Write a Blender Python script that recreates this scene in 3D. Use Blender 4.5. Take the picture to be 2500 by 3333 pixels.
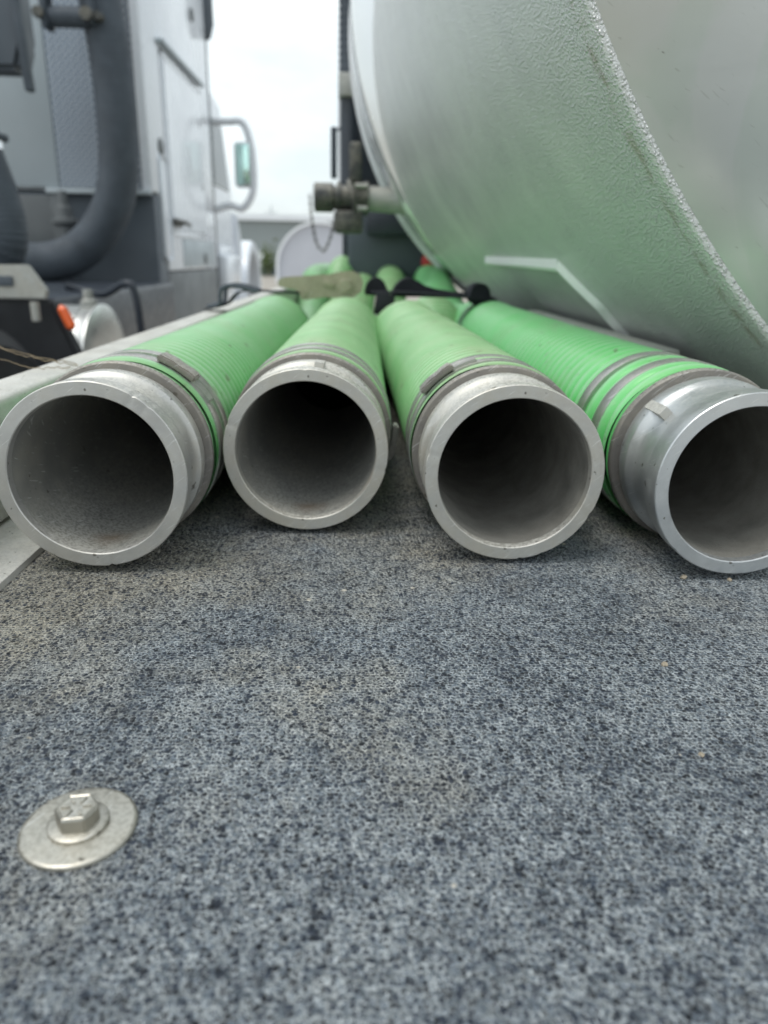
import bpy, bmesh, math, random
import numpy as np
from mathutils import Vector, Matrix
R = math.radians
random.seed(7); rng = np.random.default_rng(7)
S = bpy.context.scene
for o in list(bpy.data.objects): bpy.data.objects.remove(o)
C = S.collection

# ------------------------------------------------------------------ camera
# world: origin at the lens, X right, Y along the truck (forward), Z up; metres
cam_d = bpy.data.cameras.new('camera'); cam = bpy.data.objects.new('camera', cam_d); C.objects.link(cam)
th, yaw, roll = R(18.905), R(2.027), R(1.1)
fw = Vector((math.sin(yaw)*math.cos(th), math.cos(yaw)*math.cos(th), -math.sin(th)))
r0 = Vector((math.cos(yaw), -math.sin(yaw), 0)); u0 = r0.cross(fw)
rt = r0*math.cos(roll)+u0*math.sin(roll); up = u0*math.cos(roll)-r0*math.sin(roll)
M = Matrix((rt, up, -fw)).transposed().to_4x4()
cam.matrix_world = M
cam_d.sensor_fit = 'VERTICAL'; cam_d.sensor_height = 36.0; cam_d.lens = 36.0*2400/3333
cam_d.clip_start = 0.01; cam_d.clip_end = 2000
cam_d.dof.use_dof = True; cam_d.dof.focus_distance = 0.405; cam_d.dof.aperture_fstop = 7.4
S.camera = cam

# ------------------------------------------------------------------ world + sun (bright overcast)
W = bpy.data.worlds.new('World'); S.world = W; W.use_nodes = True
wn, wl = W.node_tree.nodes, W.node_tree.links; wn.clear()
sky = wn.new('ShaderNodeTexSky'); sky.sky_type = 'NISHITA'; sky.sun_disc = False
SUN_EL, SUN_AZ = R(70), R(245)       # behind the camera, to the left
sky.sun_elevation = SUN_EL; sky.sun_rotation = SUN_AZ; sky.dust_density = 3.0; sky.altitude = 100
tc = wn.new('ShaderNodeTexCoord'); mp = wn.new('ShaderNodeMapping'); mp.inputs['Scale'].default_value = (1, 1, 2.2)
cn = wn.new('ShaderNodeTexNoise'); cn.inputs['Scale'].default_value = 2.3; cn.inputs['Detail'].default_value = 6; cn.inputs['Roughness'].default_value = 0.5
cr = wn.new('ShaderNodeValToRGB')
cr.color_ramp.elements[0].position = 0.42; cr.color_ramp.elements[0].color = (0.62, 0.62, 0.62, 1)
cr.color_ramp.elements[1].position = 0.60; cr.color_ramp.elements[1].color = (0.97, 0.97, 0.97, 1)
mx = wn.new('ShaderNodeMix'); mx.data_type = 'RGBA'
mx.inputs['B'].default_value = (10.2, 11.1, 11.3, 1)          # thin cloud
bg = wn.new('ShaderNodeBackground'); bg.inputs['Strength'].default_value = 0.095
wo = wn.new('ShaderNodeOutputWorld')
wl.new(tc.outputs['Generated'], mp.inputs['Vector']); wl.new(mp.outputs[0], cn.inputs['Vector'])
wl.new(cn.outputs['Fac'], cr.inputs[0]); wl.new(cr.outputs[0], mx.inputs['Factor'])
wl.new(sky.outputs[0], mx.inputs['A']); wl.new(mx.outputs['Result'], bg.inputs['Color']); wl.new(bg.outputs[0], wo.inputs['Surface'])
sd = bpy.data.lights.new('sun', 'SUN'); sun = bpy.data.objects.new('sun', sd); C.objects.link(sun)
sd.energy = 1.1; sd.angle = R(25); sd.color = (1, 0.965, 0.91)
sdir = Vector((math.sin(SUN_AZ)*math.cos(SUN_EL), math.cos(SUN_AZ)*math.cos(SUN_EL), math.sin(SUN_EL)))
sun.rotation_euler = sdir.to_track_quat('Z', 'Y').to_euler()
vs = S.view_settings; vs.view_transform = 'Standard'; vs.look = 'None'; vs.exposure = 0.35; vs.gamma = 1.0; vs.use_curve_mapping = False
S.cycles.max_bounces = 8; S.cycles.diffuse_bounces = 4; S.cycles.glossy_bounces = 4

# ------------------------------------------------------------------ helpers: materials
class NT:
    def __init__(s, name):
        s.m = bpy.data.materials.new(name); s.m.use_nodes = True
        s.n, s.l = s.m.node_tree.nodes, s.m.node_tree.links
        s.b = s.n['Principled BSDF']
        s.tc = s.n.new('ShaderNodeTexCoord')
    def co(s, scale=(1, 1, 1), src='Object'):
        q = s.n.new('ShaderNodeMapping'); q.inputs['Scale'].default_value = scale
        s.l.new(s.tc.outputs[src], q.inputs['Vector']); return q.outputs[0]
    def noise(s, scale, detail=3, rough=.5, vec=None, dist=0):
        q = s.n.new('ShaderNodeTexNoise'); q.inputs['Scale'].default_value = scale; q.inputs['Detail'].default_value = detail
        q.inputs['Roughness'].default_value = rough; q.inputs['Distortion'].default_value = dist
        s.l.new(vec if vec is not None else s.tc.outputs['Object'], q.inputs['Vector']); return q.outputs['Fac']
    def voro(s, scale, feature='F1', vec=None, out='Distance', rand=1.0, smooth=None, dim='3D'):
        q = s.n.new('ShaderNodeTexVoronoi'); q.voronoi_dimensions = dim; q.feature = feature; q.inputs['Scale'].default_value = scale; q.inputs['Randomness'].default_value = rand
        if smooth is not None: q.inputs['Smoothness'].default_value = smooth
        s.l.new(vec if vec is not None else s.tc.outputs['Object'], q.inputs['Vector']); return q.outputs[out]
    def ramp(s, f, *stops, mode='LINEAR'):
        q = s.n.new('ShaderNodeValToRGB'); e = q.color_ramp.elements; q.color_ramp.interpolation = mode
        while len(e) < len(stops): e.new(0.5)
        for k, (p, c) in enumerate(stops):
            e[k].position = p; e[k].color = (c, c, c, 1) if isinstance(c, (int, float)) else (*c, 1)
        s.l.new(f, q.inputs[0]); return q.outputs[0]
    def math(s, op, a, b=None, c=None, clamp=False):
        q = s.n.new('ShaderNodeMath'); q.operation = op; q.use_clamp = clamp
        for k, v in enumerate((a, b, c)):
            if v is None: continue
            if isinstance(v, (int, float)): q.inputs[k].default_value = v
            else: s.l.new(v, q.inputs[k])
        return q.outputs[0]
    def mix(s, f, a, b, mode='MIX'):
        q = s.n.new('ShaderNodeMix'); q.data_type = 'RGBA'; q.blend_type = mode
        for k, v in (('Factor', f), ('A', a), ('B', b)):
            if isinstance(v, (int, float)): q.inputs[k].default_value = v if k == 'Factor' else (v, v, v, 1)
            elif isinstance(v, tuple): q.inputs[k].default_value = (*v, 1)
            else: s.l.new(v, q.inputs[k])
        return q.outputs['Result']
    def sep(s, v):
        q = s.n.new('ShaderNodeSeparateXYZ'); s.l.new(v, q.inputs[0]); return q.outputs
    def normal(s):
        g = s.n.new('ShaderNodeNewGeometry'); return s.sep(g.outputs['Normal'])
    def bump(s, h, strength=.3, dist=.001, prev=None):
        q = s.n.new('ShaderNodeBump'); q.inputs['Strength'].default_value = strength; q.inputs['Distance'].default_value = dist
        s.l.new(h, q.inputs['Height'])
        if prev is not None: s.l.new(prev, q.inputs['Normal'])
        s.l.new(q.outputs[0], s.b.inputs['Normal']); return q.outputs[0]
    def set(s, **k):
        for a, v in k.items():
            i = s.b.inputs[{'color': 'Base Color', 'rough': 'Roughness', 'metal': 'Metallic', 'coat': 'Coat Weight', 'spec': 'Specular IOR Level',
                            'emit': 'Emission Color', 'sss': 'Subsurface Weight', 'coatr': 'Coat Roughness', 'ior': 'IOR'}[a]]
            if isinstance(v, (int, float)): i.default_value = v
            elif isinstance(v, tuple): i.default_value = (*v, 1)
            else: s.l.new(v, i)
        return s

def simple(name, col, rough=.5, metal=0., var=.15, scale=8, bump=0.0, bscale=200, coat=0.):
    t = NT(name); f = t.noise(scale, 5, .6)
    lo = tuple(c*(1-var) for c in col); hi = tuple(min(1, c*(1+var)) for c in col)
    t.set(color=t.ramp(f, (.3, lo), (.7, hi)), rough=t.ramp(t.noise(scale*2.3, 3), (.3, max(0, rough-.08)), (.7, min(1, rough+.1))), metal=metal, coat=coat)
    if bump: t.bump(t.noise(bscale, 3), bump, .002)
    return t.m

MAT = {}
def mat_mat():
    t = NT('granulated_rubber')
    base = t.co((1, 1, 1))
    w = t.n.new('ShaderNodeTexNoise'); w.inputs['Scale'].default_value = 500; w.inputs['Detail'].default_value = 2
    t.l.new(base, w.inputs['Vector'])
    va = t.n.new('ShaderNodeVectorMath'); va.operation = 'MULTIPLY_ADD'; va.inputs[1].default_value = (.0016,)*3; t.l.new(w.outputs['Color'], va.inputs[0]); t.l.new(base, va.inputs[2])
    v = va.outputs[0]
    SC = 420
    d1 = t.voro(SC, vec=v, dim='2D'); c1 = t.voro(SC, vec=v, out='Color', dim='2D'); e1 = t.voro(SC, 'DISTANCE_TO_EDGE', vec=v, dim='2D')
    d2 = t.voro(SC*1.9, vec=v, dim='2D'); e2 = t.voro(SC*1.9, 'DISTANCE_TO_EDGE', vec=v, dim='2D')
    cs = t.sep(c1)
    big = t.ramp(t.noise(7, 4, .6, None, .8), (.32, .36), (.68, .64)); mid = t.noise(45, 4, .65)
    wear = t.math('ADD', t.math('MULTIPLY', big, .55), t.math('MULTIPLY', mid, .45))     # 1 = more dust
    # grey crumb surface with black granule heads of many sizes
    c2 = t.sep(t.voro(SC*1.9, vec=v, out='Color', dim='2D'))
    tone = t.math('ADD', t.math('MULTIPLY', c2[0], .45), t.math('MULTIPLY', t.noise(750, 3, .6), .55))
    tone = t.math('ADD', tone, t.math('MULTIPLY_ADD', wear, 1.0, -.5))
    body = t.ramp(tone, (.20, (.080, .104, .140)), (.46, (.205, .245, .285)), (.80, (.47, .50, .51)))
    rad = t.math('ADD', t.math('MULTIPLY_ADD', cs[1], .48, .14), t.math('MULTIPLY_ADD', wear, -.60, .28))
    dark = t.ramp(t.math('MULTIPLY_ADD', t.math('SUBTRACT', rad, d1), 11.0, .5), (.1, 0.), (.9, 1.))
    rad2 = t.math('MULTIPLY_ADD', c2[1], .70, -.22)
    dark = t.math('MAXIMUM', dark, t.math('MULTIPLY', t.ramp(t.math('MULTIPLY_ADD', t.math('SUBTRACT', rad2, d2), 5., .5), (.1, 0.), (.9, 1.)), .75))
    brk = t.ramp(t.noise(260, 3, .6), (.44, .0), (.54, 1.))
    crest = t.math('MAXIMUM', t.ramp(e1, (.01, 1.), (.12, 0.)), t.ramp(e2, (.0, .75), (.10, 0.)))
    crest = t.math('MULTIPLY', t.math('MULTIPLY', crest, brk), t.ramp(wear, (.34, .3), (.56, 1.)))
    px = t.sep(t.tc.outputs['Object'])
    left = t.math('MULTIPLY_ADD', px[0], -.55, t.math('MULTIPLY_ADD', px[1], .55, -.15))       # more sandy dust towards the rail
    warm = t.ramp(t.math('ADD', t.math('ADD', t.noise(6, 3, .6), left), t.math('MULTIPLY', t.noise(60, 3), .22)), (.60, 0.), (.84, .9))
    body = t.mix(t.math('MULTIPLY', warm, .6), body, (.56, .51, .40))
    grain = t.mix(cs[2], (.002, .004, .009), (.028, .040, .064))
    col = t.mix(dark, body, grain)
    col = t.mix(crest, col, t.mix(warm, (.66, .71, .73), (.74, .67, .52)))
    chip = t.ramp(t.noise(75, 1), (.77, 0.), (.78, 1.)); col = t.mix(chip, col, (.66, .62, .54))
    h = t.math('ADD', t.math('SUBTRACT', 1., t.math('MULTIPLY', t.math('MULTIPLY', d1, d1), 1.6)), t.math('MULTIPLY', t.math('SUBTRACT', 1., d2), .3))
    h = t.math('ADD', h, t.math('MULTIPLY', t.noise(1900, 2), .25))
    t.set(color=col, rough=t.ramp(crest, (0, .46), (1, .85)), spec=.5)
    t.bump(h, 1., .0024)
    return t.m
def mat_hose(name, green, dustiness, dustcol=(.47, .53, .37)):
    t = NT(name)
    nz = t.normal()[2]
    n = t.noise(22, 5, .65); n2 = t.noise(140, 4, .6)
    topw = t.ramp(nz, (.0, .25), (.85, 1.))
    f = t.math('MULTIPLY', t.math('MULTIPLY', t.ramp(n, (.25, .3), (.7, 1.)), topw), dustiness, clamp=True)
    ga = t.n.new('ShaderNodeAttribute'); ga.attribute_name = 'rib'           # mask for highlights painted pale along the rib crests
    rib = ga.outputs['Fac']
    col = t.mix(f, green, dustcol)
    sp = t.ramp(t.noise(85, 2, .5), (.66, 0.), (.72, .65)); col = t.mix(sp, col, (.10, .115, .055)); sm = t.ramp(t.noise(11, 5, .7, None, .6), (.52, 0.), (.70, .30)); col = t.mix(sm, col, (.24, .27, .15))
    col = t.mix(t.ramp(n2, (.55, 0.), (.8, .25)), col, (.50, .52, .42))
    rib_sheen = t.math('MULTIPLY', rib, t.ramp(t.noise(14, 4, .6), (.35, .35), (.65, .85)))
    col = t.mix(rib_sheen, col, (.54, .78, .46) if dustiness > .6 else tuple(c*.62+.33 for c in green))
    t.set(color=col, rough=t.ramp(n, (.3, .24+.12*dustiness), (.7, .34+.14*dustiness)), sss=.0, spec=.65, coat=.15*max(0, 1-dustiness), coatr=.25)
    t.bump(t.noise(420, 4), .12, .0006)
    return t.m
def mat_alu(name, base=(.54, .535, .515), rough=.44, grime=.35, metal=.75, stain=None, bump=.25):
    t = NT(name)
    n = t.noise(35, 6, .65); f = t.noise(500, 3, .6); nz = t.normal()[2]
    col = t.mix(t.ramp(n, (.3, 0.), (.75, 1.)), tuple(c*.82 for c in base), tuple(min(1, c*1.12) for c in base))
    col = t.mix(t.math('MULTIPLY', t.ramp(t.noise(18, 5, .7), (.42, 0.), (.62, 1.)), grime), col, (.40, .36, .28))
    up = t.math('MULTIPLY', t.ramp(nz, (.35, 0.), (.9, 1.)), t.ramp(f, (.42, 0.), (.55, .75)))
    ox = t.math('MULTIPLY', up, grime*1.6, clamp=True)
    col = t.mix(ox, col, (.72, .70, .64))
    sw = t.n.new('ShaderNodeMapping'); sw.inputs['Rotation'].default_value = (R(20), R(35), R(50)); t.l.new(t.tc.outputs['Object'], sw.inputs['Vector'])
    sw2 = t.n.new('ShaderNodeMapping'); sw2.inputs['Scale'].default_value = (60, 60, 1400); t.l.new(sw.outputs[0], sw2.inputs['Vector'])
    scr_ = t.ramp(t.noise(1.0, 2, .5, sw2.outputs[0]), (.66, 0.), (.70, .5)); col = t.mix(scr_, col, (.78, .78, .76))
    pits = t.ramp(t.noise(160, 2), (.70, 0.), (.74, .8)); col = t.mix(pits, col, (.10, .09, .07))
    met = t.math('SUBTRACT', metal, t.math('MULTIPLY', ox, .6), clamp=True)
    if stain:
        v = t.n.new('ShaderNodeVectorMath'); v.operation = 'DISTANCE'; v.inputs[1].default_value = stain
        t.l.new(t.tc.outputs['Object'], v.inputs[0])
        s_ = t.ramp(t.math('ADD', v.outputs['Value'], t.math('MULTIPLY', t.noise(120, 3), .012)), (.0, 1.), (.022, 0.))
        s_ = t.math('MULTIPLY', s_, .8); col = t.mix(s_, col, (.17, .10, .045)); met = t.math('MULTIPLY', met, t.math('SUBTRACT', 1., s_))
    t.set(color=col, metal=met, rough=t.ramp(n, (.3, rough-.08), (.7, rough+.12)))
    h = t.math('ADD', f, t.math('MULTIPLY', n, .8)); t.bump(h, bump*.55, .0005)
    return t.m
def mat_coating():
    t = NT('textured_tank_coating')
    # orange-peel bed-liner texture: rounded pimples about 3 mm across
    d = t.voro(380, 'SMOOTH_F1', smooth=.10); d2 = t.voro(760)
    n = t.noise(600, 3, .55); big = t.noise(7, 4, .6)
    h = t.math('ADD', t.ramp(d, (.0, 1.), (.55, .0)), t.math('ADD', t.math('MULTIPLY', t.math('SUBTRACT', 1., d2), .3), t.math('MULTIPLY', n, .3)))
    y = t.sep(t.tc.outputs['Object'])[1]
    lip = t.ramp(t.math('ADD', y, t.math('MULTIPLY_ADD', t.noise(90, 3), .03, -.015)), (.0, 1.), (.034, .0))
    col = t.mix(t.ramp(big, (.35, 0.), (.7, 1.)), (.62, .645, .64), (.70, .72, .71))
    col = t.mix(t.math('MULTIPLY', lip, .30), col, (.80, .79, .76))
    band = t.math('MULTIPLY', t.ramp(y, (.012, 0.), (.022, 1.)), t.ramp(y, (.024, 1.), (.036, 0.)))
    dirt = t.math('MULTIPLY', t.ramp(t.noise(60, 4), (.45, 0.), (.65, 1.)), band)
    col = t.mix(t.math('MULTIPLY', dirt, .6), col, (.27, .21, .13))
    spk = t.ramp(t.noise(110, 1), (.83, 0.), (.84, .7)); col = t.mix(spk, col, (.08, .09, .07))
    t.set(color=col, metal=.26, rough=t.ramp(big, (.3, .18), (.7, .26)), spec=.8)
    t.bump(h, 1., .0017)
    return t.m
def mat_head():
    t = NT('tank_head_satin_metal')
    v = t.co((1.2, 1.2, 9.0)); s1 = t.noise(6, 5, .6, v); big = t.noise(2.2, 4, .6)
    col = t.mix(t.ramp(big, (.35, 0.), (.65, 1.)), (.50, .53, .52), (.60, .61, .59))
    m2 = t.ramp(t.noise(3.5, 4, .6), (.50, 0.), (.66, .35)); col = t.mix(m2, col, (.46, .42, .34))
    def scr(ang, sc, th, amt, colr, col):
        q0 = t.n.new('ShaderNodeMapping'); q0.inputs['Rotation'].default_value = (0, R(ang), 0)
        q = t.n.new('ShaderNodeMapping'); q.inputs['Scale'].default_value = sc
        t.l.new(t.tc.outputs['Object'], q0.inputs['Vector']); t.l.new(q0.outputs[0], q.inputs['Vector'])
        f = t.ramp(t.noise(1.0, 3, .5, q.outputs[0]), (th, 0.), (th+.02, amt)); return t.mix(f, col, colr)
    sm = t.math('MULTIPLY', t.ramp(t.noise(3.2, 4, .55, None, 1.4), (.50, 0.), (.54, 1.)), .30); col = t.mix(sm, col, (.44, .53, .45))
    col = scr(-42, (40, 40, 420), .70, .20, (.20, .20, .17), col)
    col = scr(-30, (70, 70, 700), .715, .22, (.18, .17, .13), col)
    col = scr(-28, (38, 60, 150), .745, .75, (.09, .08, .06), col)
    t.set(color=col, metal=.4, rough=t.ramp(s1, (.3, .28), (.7, .42)))
    t.bump(t.math('ADD', t.noise(2.5, 3), t.math('MULTIPLY', t.noise(300, 2), .01)), .35, .02)
    return t.m
def mat_diamond():
    t = NT('diamond_tread_plate')
    s = t.sep(t.tc.outputs['Object'])
    k = 1/.030
    u = t.math('MULTIPLY', t.math('ADD', s[0], s[2]), k*.7071); v = t.math('MULTIPLY', t.math('SUBTRACT', s[0], s[2]), k*.7071)
    a = t.math('SUBTRACT', t.math('FRACT', u), .5); b = t.math('SUBTRACT', t.math('FRACT', v), .5)
    par = t.math('MODULO', t.math('ADD', t.math('ADD', t.math('FLOOR', u), t.math('FLOOR', v)), 2000.), 2.)
    a2 = t.math('MULTIPLY', a, a); b2 = t.math('MULTIPLY', b, b)
    d1 = t.math('ADD', t.math('MULTIPLY', a2, 4.5), t.math('MULTIPLY', b2, 40.)); d2 = t.math('ADD', t.math('MULTIPLY', a2, 40.), t.math('MULTIPLY', b2, 4.5))
    d = t.math('ADD', t.math('MULTIPLY', d1, par), t.math('MULTIPLY', d2, t.math('SUBTRACT', 1., par)))
    h = t.math('SUBTRACT', 1., d, clamp=True)
    t.set(color=t.mix(h, (.20, .23, .27), (.60, .64, .68)), metal=.75, rough=.36)
    t.bump(h, 1., .004)
    return t.m
def mat_yard():
    t = NT('dusty_yard')
    n = t.noise(.05, 5, .6); f = t.noise(3, 5, .7)
    col = t.mix(t.ramp(n, (.35, 0.), (.65, 1.)), (.30, .28, .25), (.40, .35, .30)); col = t.mix(t.ramp(f, (.4, 0.), (.7, .4)), col, (.22, .21, .19))
    t.set(color=col, rough=.9); t.bump(f, .3, .01); return t.m

def M_(k):
    if k in MAT: return MAT[k]
    f = {
     'mat': mat_mat,
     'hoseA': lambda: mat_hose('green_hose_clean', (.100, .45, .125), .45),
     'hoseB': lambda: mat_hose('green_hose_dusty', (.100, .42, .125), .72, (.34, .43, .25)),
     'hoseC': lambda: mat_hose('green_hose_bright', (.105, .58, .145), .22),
     'hose_in': lambda: simple('hose_liner', (.012, .035, .022), .6),
     'cast1': lambda: mat_alu('cast_aluminium', metal=.62, stain=(.002, .022, -.0515)),
     'cast2': lambda: mat_alu('cast_aluminium_dusty', (.54, .53, .49), .46, .55, metal=.55, stain=(.004, .018, -.0515)),
     'cast3': lambda: mat_alu('cast_aluminium_worn', (.54, .53, .495), .46, .5, metal=.55),
     'castbright': lambda: mat_alu('cast_aluminium_bright', (.56, .58, .59), .36, .16),
     'collar': lambda: mat_alu('collar_metal', (.22, .205, .19), .5, .3, metal=.5),
     'band': lambda: mat_alu('stainless_band', (.44, .43, .42), .36, .2, metal=.75, bump=.12),
     'rail': lambda: mat_alu('weathered_aluminium', (.62, .61, .58), .5, .3, metal=.45, bump=.4),
     'zinc': lambda: mat_alu('zinc_plated_steel', (.44, .42, .37), .36, .22, metal=.9, bump=.5),
     'drumwhite': lambda: simple('bright_drum_metal', (.86, .87, .88), .20, .6, .03, 3),
     'satin': lambda: simple('satin_metal', (.72, .72, .70), .34, .95, .08, 6),
     'weldbar': lambda: simple('pale_weld_bar', (.86, .88, .87), .4, .1, .05, 60, bump=.4, bscale=500),
     'bore': lambda: simple('dark_bore', (.25, .24, .215), .6, .2, .25, 40, bump=.3, bscale=700),  # darker base than the outer casting
     'borestain': lambda: mat_alu('dark_bore_stained', (.25, .25, .235), .6, .25, metal=.2, bump=.1, stain=(.0, .026, -.0515)),  # same darker base, with a brown stain low down
     'coat': mat_coating, 'head': mat_head, 'diamond': mat_diamond, 'yard': mat_yard,
     'polish': lambda: simple('polished_metal', (.75, .76, .78), .26, 1., .06),
     'black': lambda: simple('black_rubber', (.066, .080, .098), .7, 0, .2, bump=.2),  # base lifted, veiling glare painted into the black
     'blackpaint': lambda: simple('black_paint', (.032, .040, .054), .35, 0, .15),
     'web': lambda: simple('black_webbing', (.010, .012, .018), .8, 0, .25, bump=.6, bscale=700),
     'white': lambda: simple('white_paint', (.80, .83, .88), .28, 0, .03, 2, coat=.3),
     'whitemat': lambda: simple('pale_white_sheet', (.78, .80, .83), .5, 0, .04, 1),
     'lav': lambda: simple('pale_lavender_sheet', (.50, .51, .56), .6, 0, .05, 1),
     'greypanel': lambda: simple('grey_panel', (.42, .47, .50), .4, .1, .06, 2),
     'darkgrey': lambda: simple('dark_grey_box', (.075, .092, .112), .5, 0, .15, 3),  # lifted base carries painted-in lens glare
     'midgrey': lambda: simple('mid_grey_skirt', (.125, .135, .14), .45, .1, .1, 3),
     'olive': lambda: mat_alu('olive_zinc', (.36, .34, .235), .5, .35, metal=.25),
     'orange': lambda: simple('orange_lens', (.85, .13, .02), .25, 0, .05, coat=.5),
     'red': lambda: simple('red_lens', (.5, .03, .03), .3, 0, .05),
     'glass': lambda: simple('dark_glass', (.02, .03, .035), .06, 0, .05),
     'mirror': lambda: simple('mirror_glass', (.55, .78, .72), .05, 1., .02),
     'wallgrey': lambda: simple('grey_sheet_wall', (.27, .30, .30), .6, 0, .05, .3),
     'green_leaf': lambda: simple('far_leaves', (.10, .14, .05), .8, 0, .3, 2),
     'straw': lambda: simple('dry_straw', (.26, .20, .13), .8, 0, .2),
     'dirt': lambda: simple('dry_mud', (.34, .29, .22), .9, 0, .3, 300, bump=.6, bscale=600),
     'valve': lambda: mat_alu('dull_valve_metal', (.055, .058, .057), .5, .3, metal=.4),
     'pipe': lambda: mat_alu('pale_pipe', (.42, .43, .41), .5, .3, metal=.3),
     'tyre': lambda: simple('tyre_rubber', (.020, .022, .026), .75, 0, .2, bump=.3, bscale=80),
    }[k]
    MAT[k] = f(); return MAT[k]

# ------------------------------------------------------------------ helpers: objects
def empty(name, loc, label, cat, group=None):
    o = bpy.data.objects.new(name, None); C.objects.link(o); o.location = loc; o.empty_display_size = .05
    o['label'] = label; o['category'] = cat
    if group: o['group'] = group
    return o
def wloc(o):
    v = Vector((0, 0, 0))
    while o is not None: v += o.location; o = o.parent
    return v
def add(name, V, F, mat, parent=None, origin=None, smooth=True, sharp=35, props=None):
    """V in world coordinates; the object is set at origin (or its parent's place)"""
    V = np.asarray(V, float)
    base = wloc(parent) if parent is not None else Vector((0, 0, 0))
    org = Vector(origin) if origin is not None else base
    me = bpy.data.meshes.new(name)
    me.from_pydata((V-np.array(org)).tolist(), [], [tuple(int(i) for i in f) for f in F]); me.update()
    if smooth:
        me.polygons.foreach_set('use_smooth', [True]*len(me.polygons)); me.set_sharp_from_angle(angle=R(sharp))
    me.materials.append(M_(mat))
    o = bpy.data.objects.new(name, me); C.objects.link(o)
    if parent is not None: o.parent = parent
    o.location = org-base
    for k, v in (props or {}).items(): o[k] = v
    return o
class MB:
    def __init__(s): s.V = []; s.F = []; s.n = 0
    def put(s, V, F):
        V = np.asarray(V, float); s.V.append(V); s.F += [tuple(int(i)+s.n for i in f) for f in F]; s.n += len(V); return s
    def box(s, a, b, bev=0., rot=None, seg=2):
        bm = bmesh.new(); a = Vector(a); b = Vector(b)
        bmesh.ops.create_cube(bm, size=1, matrix=Matrix.Translation((a+b)/2) @ Matrix.Diagonal((*(b-a), 1)))
        if bev: bmesh.ops.bevel(bm, geom=bm.edges[:], offset=bev, segments=seg, affect='EDGES', profile=.5)
        if rot is not None:
            c, axis, ang = rot; bmesh.ops.rotate(bm, verts=bm.verts, cent=c, matrix=Matrix.Rotation(ang, 3, axis))
        bm.verts.index_update(); V = [v.co[:] for v in bm.verts]; F = [[v.index for v in f.verts] for f in bm.faces]; bm.free()
        return s.put(V, F)
    def sweep(s, P, rad, n=48, caps=False, flat=None):
        V, F = sweep(P, rad, n, caps, flat); return s.put(V, F)
    def prism(s, pts, axis, lo, hi, bev=0.):
        """closed outline pts (2-D) extruded along axis from lo to hi"""
        bm = bmesh.new(); vs = []
        for p in pts:
            c = {'X': (lo, p[0], p[1]), 'Y': (p[0], lo, p[1]), 'Z': (p[0], p[1], lo)}[axis]; vs.append(bm.verts.new(c))
        f = bm.faces.new(vs); r = bmesh.ops.extrude_face_region(bm, geom=[f])
        d = {'X': (hi-lo, 0, 0), 'Y': (0, hi-lo, 0), 'Z': (0, 0, hi-lo)}[axis]
        bmesh.ops.translate(bm, verts=[g for g in r['geom'] if isinstance(g, bmesh.types.BMVert)], vec=d)
        bmesh.ops.recalc_face_normals(bm, faces=bm.faces[:])
        if bev: bmesh.ops.bevel(bm, geom=bm.edges[:], offset=bev, segments=2, affect='EDGES')
        bm.verts.index_update(); V = [v.co[:] for v in bm.verts]; F = [[v.index for v in g.verts] for g in bm.faces]; bm.free()
        return s.put(V, F)
    def build(s, name, mat, parent=None, **k): return add(name, np.vstack(s.V), s.F, mat, parent, **k)
def frames(P):
    P = np.asarray(P, float); T = np.gradient(P, axis=0)
    for i in range(len(T)):
        if np.linalg.norm(T[i]) < 1e-9: T[i] = T[i-1] if i else P[-1]-P[0]
    T /= np.linalg.norm(T, axis=1)[:, None]
    U = np.zeros_like(T); ref = np.array([0, 0, 1.]) if abs(T[0][2]) < .9 else np.array([1., 0, 0])
    u = ref-T[0]*(ref@T[0]); u /= np.linalg.norm(u)
    for i in range(len(T)):
        u = u-T[i]*(u@T[i]); u /= np.linalg.norm(u); U[i] = u
    return T, U, np.cross(T, U)
def sweep(P, rad, n=48, caps=False, flat=None):
    P = np.asarray(P, float); N = len(P); T, U, B = frames(P)
    a = np.arange(n)*2*math.pi/n
    rad = np.broadcast_to(np.asarray(rad, float), (N,)) if np.ndim(rad) < 2 else np.asarray(rad)
    r = rad[:, None]*np.ones(n)[None] if rad.ndim == 1 else rad
    fx, fy = (1, 1) if flat is None else flat
    V = P[:, None]+U[:, None]*(r*np.cos(a)*fy)[..., None]+B[:, None]*(r*np.sin(a)*fx)[..., None]
    V = V.reshape(-1, 3); i = np.arange(N-1)[:, None]*n; j = np.arange(n)[None]; k = (j+1) % n
    F = np.stack([i+j, i+n+j, i+n+k, i+k], -1).reshape(-1, 4).tolist()
    if caps: F.append(list(range(n))[::1]); F.append([(N-1)*n+q for q in range(n)][::-1])
    return V, F
def straight(P0, d, ys): return np.array(P0)[None]+np.array(d)[None]*np.array(ys)[:, None]
def lathe(P0, d, prof, n=96):
    """prof: (distance along d, radius)"""
    P0 = np.array(P0, float); d = np.array(d, float); d /= np.linalg.norm(d)
    ref = np.array([0, 0, 1.]) if abs(d[2]) < .9 else np.array([1., 0, 0])
    u = ref-d*(ref@d); u /= np.linalg.norm(u); b = np.cross(d, u); a = np.arange(n)*2*math.pi/n
    V = []
    for y, r in prof: V.append(P0+d*y+r*(np.cos(a)[:, None]*u+np.sin(a)[:, None]*b))
    N = len(prof); i = np.arange(N-1)[:, None]*n; j = np.arange(n)[None]; k = (j+1) % n
    return np.vstack(V), np.stack([i+j, i+n+j, i+n+k, i+k], -1).reshape(-1, 4).tolist()
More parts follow.
